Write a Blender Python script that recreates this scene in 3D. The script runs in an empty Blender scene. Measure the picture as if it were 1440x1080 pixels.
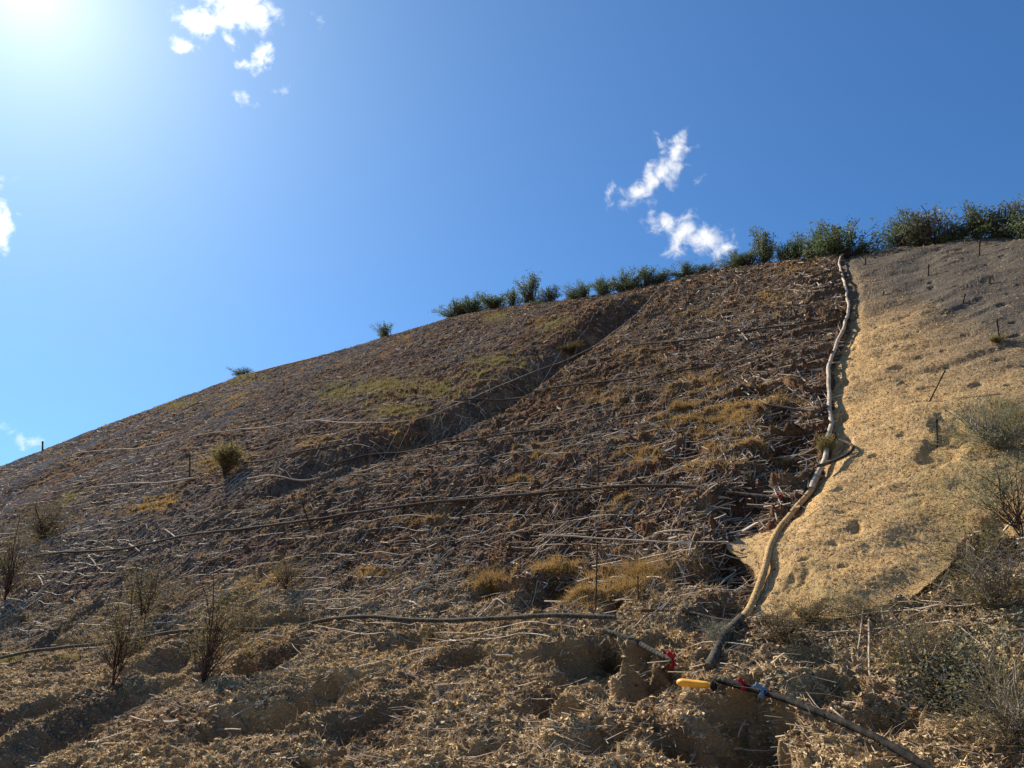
import bpy, math, random
import numpy as np
from math import radians as R, sin, cos, tan, pi
from mathutils import Vector

rng = np.random.default_rng(7)
random.seed(7)
scene = bpy.context.scene
COL = scene.collection

# ------------------------------------------------------------------ camera
EYE = 1.6
PITCH = R(20)
FPX = 1040.0                     # focal length in pixels of the 1440 px photo
cam_d = bpy.data.cameras.new("camera")
cam_d.lens = 36 * FPX / 1440
cam_d.clip_start, cam_d.clip_end = 0.1, 8000
cam = bpy.data.objects.new("camera", cam_d)
cam.location = (0, 0, EYE)
cam.rotation_euler = (R(90) + PITCH, 0, 0)
COL.objects.link(cam)
scene.camera = cam

SUN_AZ, SUN_EL = R(-41.0), R(40.5)        # azimuth clockwise from +Y
sun_dir = Vector((sin(SUN_AZ) * cos(SUN_EL), cos(SUN_AZ) * cos(SUN_EL), sin(SUN_EL)))
sun_l = bpy.data.lights.new("sun", 'SUN')
sun_l.energy = 5.0
sun_l.angle = R(0.5)
sun_l.color = (1.0, 0.91, 0.76)
sun_o = bpy.data.objects.new("sun", sun_l)
sun_o.rotation_euler = (-sun_dir).to_track_quat('-Z', 'Y').to_euler()
sun_o.location = (-20, 20, 30)
COL.objects.link(sun_o)

scene.view_settings.view_transform = 'Standard'
scene.view_settings.look = 'None'
scene.view_settings.gamma = 1
scene.view_settings.exposure = 0.88
scene.view_settings.use_curve_mapping = False
scene.cycles.max_bounces = 5
scene.cycles.transparent_max_bounces = 4


# ------------------------------------------------------------------ node helper
class NT:
    def __init__(s, tree):
        s.t = tree

    def n(s, kind, **kw):
        nd = s.t.nodes.new(kind)
        for k, v in kw.items():
            setattr(nd, k, v)
        return nd

    def put(s, sock, v):
        if isinstance(v, bpy.types.NodeSocket):
            s.t.links.new(v, sock)
        else:
            if hasattr(sock.default_value, '__len__') and not hasattr(v, '__len__'):
                v = [v] * len(sock.default_value)
            if hasattr(v, '__len__') and len(v) == 3 and len(sock.default_value) == 4:
                v = (*v, 1)
            sock.default_value = v

    def math(s, op, a, b=0.0, c=None, clamp=False):
        nd = s.n('ShaderNodeMath', operation=op, use_clamp=clamp)
        s.put(nd.inputs[0], a)
        s.put(nd.inputs[1], b)
        if c is not None:
            s.put(nd.inputs[2], c)
        return nd.outputs[0]

    def vmath(s, op, a, b=(0, 0, 0)):
        nd = s.n('ShaderNodeVectorMath', operation=op)
        s.put(nd.inputs[0], a)
        s.put(nd.inputs[1], b)
        return nd.outputs['Value'] if op in ('DOT_PRODUCT', 'LENGTH') else nd.outputs[0]

    def mix(s, f, a, b, mode='MIX'):
        nd = s.n('ShaderNodeMix', data_type='RGBA', blend_type=mode)
        s.put(nd.inputs[0], f)
        s.put(nd.inputs[6], a)
        s.put(nd.inputs[7], b)
        return nd.outputs[2]

    def ramp(s, f, lo, hi, a=0.0, b=1.0, smooth=True):
        nd = s.n('ShaderNodeMapRange', clamp=True)
        if smooth:
            nd.interpolation_type = 'SMOOTHSTEP'
        s.put(nd.inputs['Value'], f)
        s.put(nd.inputs['From Min'], lo)
        s.put(nd.inputs['From Max'], hi)
        s.put(nd.inputs['To Min'], a)
        s.put(nd.inputs['To Max'], b)
        return nd.outputs[0]

    def noise(s, vec, scale, detail=4, rough=0.55, dist=0.0):
        nd = s.n('ShaderNodeTexNoise')
        s.put(nd.inputs['Vector'], vec)
        nd.inputs['Scale'].default_value = scale
        nd.inputs['Detail'].default_value = detail
        nd.inputs['Roughness'].default_value = rough
        nd.inputs['Distortion'].default_value = dist
        return nd.outputs['Fac']


# ------------------------------------------------------------------ world: sky, aureole and clouds
world = bpy.data.worlds.new("World")
scene.world = world
world.use_nodes = True
world.node_tree.nodes.clear()
W = NT(world.node_tree)
sky = W.n('ShaderNodeTexSky', sky_type='NISHITA', sun_disc=False)
sky.sun_elevation = SUN_EL
sky.sun_rotation = SUN_AZ
sky.altitude = 300
sky.air_density = 1.15
sky.dust_density = 0.45
sky.ozone_density = 2.2
wd = W.vmath('NORMALIZE', W.n('ShaderNodeTexCoord').outputs['Generated'])
mu = W.math('MAXIMUM', W.vmath('DOT_PRODUCT', wd, tuple(sun_dir)), 0.0)
ang = W.math('ARCCOSINE', W.math('MINIMUM', mu, 0.99999))
glow = W.math('EXPONENT', W.math('MULTIPLY', ang, -1 / R(2.9)))
glow2 = W.math('EXPONENT', W.math('MULTIPLY', ang, -1 / R(24.0)))
# clouds stand at fixed directions of the sky, drawn in a tangent plane of the sky sphere
Fv = Vector((0, cos(PITCH), sin(PITCH)))
Uv = Vector((0, -sin(PITCH), cos(PITCH)))
dF = W.vmath('DOT_PRODUCT', wd, tuple(Fv))
cx = W.math('DIVIDE', W.vmath('DOT_PRODUCT', wd, (1, 0, 0)), W.math('MAXIMUM', dF, 0.05))
cy = W.math('DIVIDE', W.vmath('DOT_PRODUCT', wd, tuple(Uv)), W.math('MAXIMUM', dF, 0.05))
cmb = W.n('ShaderNodeCombineXYZ')
W.put(cmb.inputs[0], cx)
W.put(cmb.inputs[1], cy)
cp = cmb.outputs[0]
wn = W.n('ShaderNodeTexNoise')
W.put(wn.inputs['Vector'], cp)
wn.inputs['Scale'].default_value = 38
wn.inputs['Detail'].default_value = 5
wn.inputs['Roughness'].default_value = 0.6
warp = W.vmath('MULTIPLY', W.vmath('SUBTRACT', wn.outputs['Color'], (0.5, 0.5, 0.5)), (0.026, 0.026, 0))
cpw = W.vmath('ADD', cp, warp)
CLOUDS = [  # px, py, rx, ry, angle (deg ccw), strength
    (925, 248, 52, 20, 42, 1.0), (950, 212, 32, 10, 62, 0.95), (901, 268, 26, 14, 10, 0.9), (930, 196, 16, 7, -60, 0.6),
    (858, 272, 20, 7, 80, 0.62), (985, 250, 24, 7, 40, 0.42), (934, 312, 24, 17, -20, 0.9), (963, 322, 30, 17, 70, 0.95),
    (950, 345, 20, 15, 60, 0.8), (997, 338, 32, 22, -25, 1.0), (1020, 350, 20, 14, 0, 0.8),
    (283, 32, 36, 17, -18, 1.15), (340, 14, 44, 26, -20, 1.3), (312, 30, 34, 16, 0, 1.0), (320, 50, 18, 10, -50, 0.7), (367, 82, 22, 14, 80, 1.0), (343, 90, 12, 7, 0, 0.8), (256, 62, 20, 10, -15, 0.95), (362, 4, 16, 10, 60, 1.0),
    (345, 141, 17, 9, -35, 0.8), (392, 127, 20, 8, 20, 0.5), (447, 30, 13, 8, -70, 0.55), (2, 318, 14, 32, 0, 1.2), (28, 300, 8, 5, 0, .45),
    (40, 620, 26, 11, -10, 0.62), (0, 600, 26, 10, 10, 0.5), (-60, 280, 60, 40, 30, 1.0), (520, -120, 110, 50, 20, 1.1),
    (1500, 120, 50, 18, 30, .9), (70, 630, 18, 9, 0, .45),
]
dens = None
for (px, py, rx, ry, a, st) in CLOUDS:
    mp = W.n('ShaderNodeMapping', vector_type='TEXTURE')
    W.put(mp.inputs['Vector'], cpw)
    mp.inputs['Location'].default_value = ((px - 720) / FPX, (540 - py) / FPX, 0)
    mp.inputs['Rotation'].default_value = (0, 0, R(a))
    mp.inputs['Scale'].default_value = (rx / FPX * 1.25, ry / FPX * 1.25, 1)
    q = W.vmath('LENGTH', mp.outputs[0])
    v = W.ramp(q, 0.0, 1.35, st, 0.0, smooth=False)
    dens = v if dens is None else W.math('MAXIMUM', dens, v)
det = W.noise(cp, 52, 7, 0.6, 0.45)
den = W.math('ADD', dens, W.math('MULTIPLY', W.math('SUBTRACT', det, 0.5), 1.6))
den = W.math('MULTIPLY', W.ramp(den, 0.22, 1.15), W.ramp(dens, 0.02, 0.22))
den = W.math('MULTIPLY', den, W.math('GREATER_THAN', dF, 0.1))
tint = W.mix(W.math('EXPONENT', W.math('MULTIPLY', ang, -1 / R(20))), (0.43, 0.92, 1.43), (0.78, 0.93, 1.12))
skyc = W.mix(1.0, sky.outputs[0], tint, 'MULTIPLY')
g = W.n('ShaderNodeCombineColor')
W.put(g.inputs[0], W.math('ADD', W.math('MULTIPLY', glow, 6), W.math('MULTIPLY', glow2, 1.9)))
W.put(g.inputs[1], W.math('ADD', W.math('MULTIPLY', glow, 6), W.math('MULTIPLY', glow2, 2.7)))
W.put(g.inputs[2], W.math('ADD', W.math('MULTIPLY', glow, 5), W.math('MULTIPLY', glow2, 3.0)))
skyc = W.mix(1.0, skyc, g.outputs[0], 'ADD')
cb = W.math('ADD', 10.5, W.math('MULTIPLY', glow2, 10))
cc = W.n('ShaderNodeCombineColor')
for i in range(3):
    W.put(cc.inputs[i], cb)
skyc = W.mix(den, skyc, cc.outputs[0])
bg = W.n('ShaderNodeBackground')
W.put(bg.inputs[0], skyc)
bg.inputs[1].default_value = 0.051
wo = W.n('ShaderNodeOutputWorld')
world.node_tree.links.new(bg.outputs[0], wo.inputs[0])

# ------------------------------------------------------------------ numpy noise
def _hash(ix, iy, seed):
    h = (ix.astype(np.int64) * 374761393 + iy.astype(np.int64) * 668265263 + seed * 974711) & 0xFFFFFFFF
    h = ((h ^ (h >> 13)) * 1274126177) & 0xFFFFFFFF
    h = ((h ^ (h >> 16)) * 2246822519) & 0xFFFFFFFF
    return (h ^ (h >> 15)) & 0xFFFF


def pn(x, y, seed=0):            # gradient noise, about -1..1
    ix, iy = np.floor(x), np.floor(y)
    fx, fy = x - ix, y - iy
    ix, iy = ix.astype(np.int64), iy.astype(np.int64)
    sx, sy = fx * fx * fx * (fx * (fx * 6 - 15) + 10), fy * fy * fy * (fy * (fy * 6 - 15) + 10)

    def g(ax, ay, dx, dy):
        a = _hash(ax, ay, seed) * (2 * pi / 65536)
        return np.cos(a) * dx + np.sin(a) * dy
    a, b = g(ix, iy, fx, fy), g(ix + 1, iy, fx - 1, fy)
    c, d = g(ix, iy + 1, fx, fy - 1), g(ix + 1, iy + 1, fx - 1, fy - 1)
    return (a + (b - a) * sx + (c - a) * sy + (a - b - c + d) * sx * sy) * 1.5


def fbm(x, y, seed, n=4, r=0.5):
    s, a = 0, 1
    for i in range(n):
        s = s + a * pn(x, y, seed + i)
        x, y, a = x * 2.03 + 11.3, y * 2.03 - 5.7, a * r
    return s


def clods(x, y, seed, dens=.8):    # rubble: a dome of random height and width in every cell
    ix, iy = np.floor(x).astype(np.int64), np.floor(y).astype(np.int64)
    out = np.zeros(np.shape(x))
    for di in (-1, 0, 1):
        for dj in (-1, 0, 1):
            cx_, cy_ = ix + di, iy + dj
            h1, h2, h3 = _hash(cx_, cy_, seed), _hash(cx_, cy_, seed + 7), _hash(cx_, cy_, seed + 13)
            px_, py_ = cx_ + h1 / 65536., cy_ + h2 / 65536.
            r = .35 + .45 * h3 / 65536.
            ex, ey = x - px_, y - py_
            k = (h1 & 255) / 255. * 1.6 - .8
            q = (ex * ex + ey * ey + k * ex * ey) / (r * r)
            out = np.maximum(out, np.sqrt(np.clip(1 - q, 0, 1)) * r * np.where((h2 & 1023) < dens * 1023, 1., .15))
    return out


def ss(a, b, x):
    t = np.clip((x - a) / (b - a), 0, 1)
    return t * t * (3 - 2 * t)


# ------------------------------------------------------------------ the hill: u along the strike (right), v horizontal up the slope
TH = R(33)
TA = tan(R(40))
TOE = -1.6
V0 = 9.85
UX, UY = cos(TH), -sin(TH)
VX, VY = sin(TH), cos(TH)


def ray(px, py):
    x, y = (px - 720) / FPX, (540 - py) / FPX
    d = np.array([x, cos(PITCH) - y * sin(PITCH), sin(PITCH) + y * cos(PITCH)])
    return d / np.linalg.norm(d)


def px_plane(px, py):
    d = ray(px, py)
    du, dv, dz = d[0] * UX + d[1] * UY, d[0] * VX + d[1] * VY, d[2]
    t = TA * V0 / (TA * dv - dz)
    return du * t, dv * t, t


SIL = [(-120, 702), (-60, 680), (0, 655), (60, 631), (130, 603), (200, 577), (270, 551), (340, 525), (420, 504), (480, 488),
       (540, 470), (600, 452), (650, 437), (720, 424), (800, 414), (860, 406), (920, 394), (980, 376), (1040, 366),
       (1100, 359), (1190, 349), (1250, 340), (1330, 330), (1380, 324), (1440, 320), (1520, 316), (1600, 312)]
_s = [px_plane(*p) for p in SIL]
SU, SV = np.array([a[0] for a in _s]), np.array([a[1] for a in _s])


def crest_v(u):
    return np.interp(u, SU, SV)


def seg_dist(u, v, P):
    """distance to polyline, sign (left positive), parameter 0..1"""
    best = np.full(np.shape(u), 1e9)
    sg = np.zeros(np.shape(u))
    tt = np.zeros(np.shape(u))
    n = len(P) - 1
    for i in range(n):
        ax, ay = P[i]
        bx, by = P[i + 1]
        L = (bx - ax) ** 2 + (by - ay) ** 2
        t = np.clip(((u - ax) * (bx - ax) + (v - ay) * (by - ay)) / L, 0, 1)
        d = np.hypot(u - ax - t * (bx - ax), v - ay - t * (by - ay))
        c = np.sign((bx - ax) * (v - ay) - (by - ay) * (u - ax))
        m = d < best
        best = np.where(m, d, best)
        sg = np.where(m, c, sg)
        tt = np.where(m, (i + t) / n, tt)
    return best, sg, tt


GUL = [px_plane(*p)[:2] for p in [(932, 400), (880, 440), (800, 495), (700, 560), (600, 612), (500, 655), (420, 680), (340, 720)]]


def base(u, v):                  # height of the smooth hill
    vc = crest_v(u)
    a = 1.6 + TA * (v - V0) + 0.46 * 0.5 * np.log(1 + np.exp(np.clip((10.5 - v) / 0.5, -40, 40)))
    b = 1.6 + TA * (vc - V0) + 0.04 * (v - vc)
    k = 0.5
    z = -k * np.log(np.exp(np.clip((a - b) / k, -60, 60)) + 1) + a
    z = np.where(a - b > 25, b, z)
    m = ss(0.5, 4.0, vc - v)
    d, s, t = seg_dist(u, v, GUL)
    w = ss(0.0, 0.12, t) * (1 - ss(0.85, 1.0, t)) * m
    left = d * (-s)
    z = z + w * (0.38 * ss(-0.2, 1.3, left) * np.exp(-np.maximum(left - 2, 0) / 7.0) - 0.6 * np.exp(-((left + 0.1) / 0.75) ** 2))
    z = z + m * 0.35 * pn(u * 0.11, v * 0.16, 91) * ss(0, 10, -u)
    # toe
    kk = 0.25
    z = TOE + kk * np.log(1 + np.exp(np.clip((z - TOE) / kk, -40, 200)))
    return z


_ts = np.concatenate([np.arange(3.5, 40, 0.05), np.arange(40, 130, 0.15)])


def pick(px, py):
    """point of the smooth hill seen at a pixel of the photo -> u, v, distance"""
    d = ray(px, py)
    du, dv = d[0] * UX + d[1] * UY, d[0] * VX + d[1] * VY
    h = base(du * _ts, dv * _ts) - (EYE + d[2] * _ts)
    i = np.argmax(h > 0)
    if h[i] <= 0:
        u, v, t = px_plane(px, py)
        return u, v, t
    t = _ts[i]
    return du * t, dv * t, t


def picks(L):
    return np.array([pick(*p)[:2] for p in L])


ROLL_PX = [(1187, 349), (1180, 372), (1186, 392), (1191, 412), (1194, 436), (1189, 465), (1176, 497), (1167, 520), (1167, 560), (1169, 600),
           (1164, 640), (1152, 667), (1140, 692), (1118, 717), (1100, 745), (1082, 790), (1058, 845), (1035, 885), (1000, 950)]
ROLL = picks(ROLL_PX)
MAT_PX = [(1187, 351), (1182, 372), (1188, 392), (1193, 412), (1196, 436), (1191, 465), (1178, 497), (1169, 520), (1168, 560), (1170, 600),
          (1163, 640), (1150, 668), (1137, 692), (1112, 722), (1080, 738), (1018, 762), (1050, 790), (1068, 822), (1045, 862), (1075, 858), (1120, 868), (1180, 862), (1240, 848),
          (1290, 825), (1330, 790), (1350, 758), (1440, 742), (1560, 740), (1640, 560), (1640, 330), (1440, 322), (1330, 332), (1250, 342)]
MAT = picks(MAT_PX)
MAT[-4:, 1] += 0.7


def in_poly(u, v, P):
    ins = np.zeros(np.shape(u), bool)
    n = len(P)
    for i in range(n):
        x1, y1 = P[i]
        x2, y2 = P[(i + 1) % n]
        c = ((y1 > v) != (y2 > v))
        with np.errstate(divide='ignore', invalid='ignore'):
            ins ^= c & (u < (x2 - x1) * (v - y1) / (y2 - y1 + 1e-12) + x1)
    return ins


def mat_sd(u, v):                # signed distance, positive inside the mat
    d, _, _ = seg_dist(u, v, np.vstack([MAT, MAT[:1]]))
    return np.where(in_poly(u, v, MAT), d, -d)


PITS = [(430, 985, 55, .60), (340, 1010, 45, .4), (642, 925, 34, .5), (905, 950, 50, .65), (1040, 1010, 60, .6), (690, 1058, 26, .5),
        (1165, 965, 40, .4), (240, 925, 40, .3), (60, 1040, 60, .45), (1360, 960, 55, .5), (1250, 1010, 35, .3), (560, 900, 30, .3), (500, 1020, 40, .35),
        (1045, 715, 40, .35), (1030, 790, 40, .4), (1110, 640, 40, .3), (770, 840, 40, .3), (1000, 870, 36, .3), (380, 930, 40, .25),
        (160, 990, 50, .35), (760, 985, 30, .3), (840, 1040, 40, .25), (1100, 590, 26, .25), (960, 640, 24, .2), (700, 640, 26, .2)]
_pit = [(*pick(x, y), r, dp) for x, y, r, dp in PITS]
MPITS = [(1120, 835, 30, .22), (1200, 415, 10, .2), (1199, 445, 11, .25), (1180, 585, 12, .3), (1183, 625, 13, .3), (1325, 640, 26, .3), (1330, 600, 18, .2), (1205, 750, 9, .16),
         (1185, 540, 9, .2), (1375, 605, 30, .12), (1400, 752, 20, .2), (1275, 452, 14, .12)]
_mpit = [(*pick(x, y), r, dp) for x, y, r, dp in MPITS]


def pits(u, v, L):
    z = 0
    for (pu, pv, pt, r, dp) in L:
        rr = r * pt / FPX
        w = 0.18 * rr
        q = ((u - pu + w * pn(u / rr * 1.7, v / rr * 1.7, 5)) / rr) ** 2 + ((v - pv + 2 * w * pn(u / rr * 2, v / rr * 2, 8)) / (rr * 1.25)) ** 2
        z = z - dp * 1.55 * (1 - ss(0.45, 1.25, np.sqrt(q)))
    return z


def hill(u, v, full=True):
    """relief of the bare hillside, measured along the slope's normal"""
    sd = mat_sd(u, v)
    vc = crest_v(u)
    low = 1 - ss(10.8, 12.2, v + 0.5 * pn(u * .6, v * .6, 3) - 0.03 * np.abs(u))          # toe zone: loose clods
    wu, wv = u + 0.16 * pn(u * 1.9, v * 1.9, 11), v + 0.16 * pn(u * 1.9, v * 1.9, 12)
    dist = np.hypot(u, v)
    far = ss(16, 45, dist)
    # clods: billows at several scales
    b1 = np.abs(pn(wu * 0.38, wv * 0.8, 21))
    b2 = np.abs(pn(wu * 1.05, wv * 2.1, 22))
    b3 = pn(wu * 2.6, wv * 5.0, 23)
    b4 = pn(wu * 6.5, wv * 11, 24)
    c1 = clods(wu * 1.7 + .8 * b3 * .3, wv * 3.4, 51, .6)
    c2 = clods(wu * 4.6, wv * 8.0, 52, .75)
    c3 = clods(wu * 11, wv * 16, 53, .8)
    n5 = pn(wu * 15, wv * 24, 25)
    n6 = pn(u * 36, v * 50, 26)
    amp = 0.70 + 0.30 * low
    lo_ = 1 - .5 * low
    f = .92 * amp * (0.16 * (b1 - .3) * lo_ + 0.16 * (b2 - .3) * lo_ + 0.09 * b3 + 0.07 * b4 + lo_ * .17 * (c1 - .3) + lo_ * .15 * (c2 - .3) + .105 * (c3 - .3) + 0.055 * n5 + 0.035 * n6)
    f = f * (1 - .25 * low) - .55 * low * ss(.42, .62, pn(wu * .55, wv * .95, 30)) - .28 * low * ss(.45, .6, pn(wu * 1.5, wv * 2.2, 32)) + 0.14 * low * pn(u * .5 + v * .35, v * 0.28, 29)
    # small contour ledges
    pr = 0.62
    ph = v / pr + 0.9 * pn(u * 0.35, v * 0.5, 41) + 0.35 * pn(u * 1.6, v * 1.1, 42)
    fr = ph - np.floor(ph)
    st = 0.5 - fr
    st = np.where(fr > 0.86, -0.36 + (fr - 0.86) / 0.14 * 0.86, st)
    near = ss(-7, -1.0, u)
    f = f + (1 - low) * (0.19 + 0.30 * near) * st * (0.4 + 0.6 * ss(-0.3, 0.3, pn(u * .5, v * .9, 44)))
    f = f * (1 - 0.35 * far) * (1 - 0.45 * ss(-1.5, 1.0, v - vc))
    inm = ss(-0.10, 0.10, sd)
    toe = ss(3.5, 5.0, v)
    z = (f * (1 - inm) + 0.04 * pn(u * 3, v * 3, 60) * inm - 0.10 * inm) * (0.25 + 0.75 * toe)
    z = z + pits(u, v, _pit) * (1 - inm) + pits(u, v, _mpit) * inm
    return z


def mat_h(u, v, sd):
    f = 0.11 * pn(u * .7, v * .8, 71) + 0.032 * pn(u * 1.5 + .3 * v, v * 3.0, 72) + 0.011 * pn(u * 4, v * 9, 73) + 0.006 * pn(u * 9, v * 16, 79)
    k = pn(u * 2.3, v * 5.5, 74)
    f = f - 0.06 * ss(0.55, 0.8, k)                       # small hollows at the pins
    ph = v / 0.9 + 1.0 * pn(u * .4, v * .4, 75)
    fr = ph - np.floor(ph)
    f = f + 0.06 * np.where(fr > .8, -.3 + (fr - .8) / .2 * .8, .5 - fr) * ss(-.1, .3, pn(u * .9, v * .6, 76))
    f = f + 0.006 * pn(u * 21, v * 27, 77) + 0.006 * pn(u * 45, v * 47, 78)
    e = ss(0.0, 0.45, sd)
    return (f + 0.05) * e - 0.08 * (1 - e) + pits(u, v, _mpit) * 0.25


NRM = np.array([-VX * sin(R(40)), -VY * sin(R(40)), cos(R(40))])


def P3(u, v, f, zb=None):
    """point standing f off the smooth hill along the slope's normal"""
    return W3(u, v, base(u, v) if zb is None else zb) + np.asarray(f)[..., None] * NRM


def W3(u, v, z):
    return np.stack([u * UX + v * VX, u * UY + v * VY, z], -1)


# ------------------------------------------------------------------ mesh helpers
def mesh_np(name, V, F, mat, parent=None, smooth=True, attrs=None):
    V = np.asarray(V, np.float32).reshape(-1, 3)
    F = np.asarray(F, np.int32)
    me = bpy.data.meshes.new(name)
    me.vertices.add(len(V))
    me.vertices.foreach_set('co', V.ravel())
    k = F.shape[1]
    me.loops.add(F.size)
    me.loops.foreach_set('vertex_index', F.ravel())
    me.polygons.add(len(F))
    me.polygons.foreach_set('loop_start', np.arange(0, F.size, k, dtype=np.int32))
    me.polygons.foreach_set('loop_total', np.full(len(F), k, np.int32))
    me.polygons.foreach_set('use_smooth', np.full(len(F), smooth))
    me.update(calc_edges=True)
    if attrs:
        for an, av in attrs.items():
            a = me.attributes.new(an, 'FLOAT', 'POINT')
            a.data.foreach_set('value', np.asarray(av, np.float32).ravel())
    me.materials.append(mat)
    o = bpy.data.objects.new(name, me)
    COL.objects.link(o)
    if parent:
        o.parent = parent
    return o


def tubes(P, Rr, sides=5, closed=True):
    """P (N,K,3), Rr (N,K): tubes -> verts, quads"""
    P = np.asarray(P, float)
    N, K, _ = P.shape
    Rr = np.broadcast_to(Rr, (N, K))
    T = np.gradient(P, axis=1)
    T /= np.linalg.norm(T, axis=2, keepdims=True) + 1e-9
    ref = np.where(np.abs(T[..., 2:3]) > 0.9, np.array([1., 0, 0]), np.array([0, 0, 1.]))
    A = np.cross(T, ref)
    A /= np.linalg.norm(A, axis=2, keepdims=True) + 1e-9
    B = np.cross(T, A)
    an = np.arange(sides) * 2 * pi / sides
    V = P[:, :, None, :] + Rr[..., None, None] * (A[:, :, None, :] * np.cos(an)[:, None] + B[:, :, None, :] * np.sin(an)[:, None])
    idx = np.arange(N * K * sides).reshape(N, K, sides)
    a = idx[:, :-1, :]
    b = idx[:, 1:, :]
    F = np.stack([a, b, np.roll(b, -1, 2), np.roll(a, -1, 2)], -1).reshape(-1, 4)
    V = V.reshape(-1, 3)
    if closed and sides >= 4:     # end caps, as quads
        cap = []
        for i in range(N):
            for kk in (0, K - 1):
                r = idx[i, kk]
                for j in range(1, sides - 1, 2):
                    cap.append([r[0], r[j], r[j + 1], r[(j + 2) % sides]] if j + 2 <= sides - 1 or True else None)
        F = np.vstack([F, np.array(cap)]) if cap and sides % 2 == 0 else F
    return V, F


def leaves(C, size, rg, up=0.3, asp=2.2):
    """diamond leaves with a fold, 2 tris as a bent quad"""
    n = len(C)
    d = rg.normal(size=(n, 3))
    d[:, 2] += up
    d /= np.linalg.norm(d, axis=1, keepdims=True)
    s = np.cross(d, rg.normal(size=(n, 3)))
    s /= np.linalg.norm(s, axis=1, keepdims=True)
    L = (size * rg.uniform(.6, 1.35, n))[:, None]
    w = L / asp
    nrm = np.cross(d, s)
    V = np.stack([C, C + d * L * .5 + s * w * .5 + nrm * w * .15, C + d * L, C + d * L * .5 - s * w * .5 + nrm * w * .15], 1).reshape(-1, 3)
    F = np.arange(4 * n).reshape(n, 4)
    return V, F


def blades(C, D, L, w, rg):
    """bent grass blades: base C, direction D"""
    n = len(C)
    D = D / np.linalg.norm(D, axis=1, keepdims=True)
    s = np.cross(D, rg.normal(size=(n, 3)))
    s /= np.linalg.norm(s, axis=1, keepdims=True) + 1e-9
    b = rg.normal(size=(n, 3)) * .3
    b[:, 2] -= .25
    L = L[:, None]
    w = np.asarray(w).reshape(-1, 1) if np.ndim(w) else w
    m = C + D * L * .55
    t = C + D * L + b * L * .7
    V = np.stack([C - s * w * .5, C + s * w * .5, m + s * w * .35, m - s * w * .35, t], 1).reshape(-1, 3)
    i = np.arange(n)[:, None] * 5
    F = np.concatenate([i + np.array([[0, 1, 2]]), i + np.array([[0, 2, 3]]), i + np.array([[3, 2, 4]])], 0)
    return V, F


def tag(o, label=None, cat=None, group=None, kind=None):
    if label:
        o['label'] = label
    if cat:
        o['category'] = cat
    if group:
        o['group'] = group
    if kind:
        o['kind'] = kind
    return o


def empty(name, loc, label, cat, group=None):
    o = bpy.data.objects.new(name, None)
    o.empty_display_size = 0.2
    COL.objects.link(o)
    o.location = loc
    return tag(o, label, cat, group)


# ------------------------------------------------------------------ materials
def new_mat(name):
    m = bpy.data.materials.new(name)
    m.use_nodes = True
    m.node_tree.nodes.clear()
    return m, NT(m.node_tree)


def finish(m, N, color, rough=0.95, bump=None, bstr=0.5, bdist=0.02, spec=0.15, trans=None):
    p = N.n('ShaderNodeBsdfPrincipled')
    N.put(p.inputs['Base Color'], color)
    N.put(p.inputs['Roughness'], rough)
    p.inputs['Specular IOR Level'].default_value = spec
    if bump is not None:
        b = N.n('ShaderNodeBump')
        b.inputs['Strength'].default_value = bstr
        b.inputs['Distance'].default_value = bdist
        N.put(b.inputs['Height'], bump)
        m.node_tree.links.new(b.outputs[0], p.inputs['Normal'])
    out = N.n('ShaderNodeOutputMaterial')
    last = p.outputs[0]
    if trans:
        t = N.n('ShaderNodeBsdfTranslucent')
        N.put(t.inputs[0], color)
        mx = N.n('ShaderNodeMixShader')
        mx.inputs[0].default_value = trans
        m.node_tree.links.new(last, mx.inputs[1])
        m.node_tree.links.new(t.outputs[0], mx.inputs[2])
        last = mx.outputs[0]
    m.node_tree.links.new(last, out.inputs[0])
    return m


def attr(N, name):
    return N.n('ShaderNodeAttribute', attribute_name=name).outputs['Fac']


def pos(N):
    return N.n('ShaderNodeTexCoord').outputs['Object']


def mat_soil():
    m, N = new_mat('hillside_soil')
    P = pos(N)
    big = N.noise(P, 0.5, 4)
    mid = N.noise(P, 3.2, 5, .6)
    fine = N.noise(P, 21, 5, .7)
    c = N.mix(N.ramp(mid, .38, .62), (.075, .041, .025), (.20, .11, .064))
    c = N.mix(N.math('MULTIPLY', N.ramp(big, .45, .62), .7), c, (.20, .080, .042))
    c = N.mix(N.math('MULTIPLY', attr(N, 'straw'), N.ramp(mid, .25, .6, .55, 1)), c, (.60, .435, .235))
    c = N.mix(N.math('MULTIPLY', attr(N, 'grey'), N.ramp(fine, .3, .6, .3, .9)), c, (.15, .13, .115))
    c = N.mix(N.ramp(fine, .46, .72, 0, .5), c, (.46, .35, .225))
    c = N.mix(N.ramp(fine, .28, .45, .55, 0), c, (.07, .045, .03))
    return finish(m, N, c, 1, N.math('ADD', N.math('ADD', fine, N.math('MULTIPLY', N.noise(P, 60, 3, .6), .5)), N.noise(P, 9, 3, .6)), 1.0, .09, .05)


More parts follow.
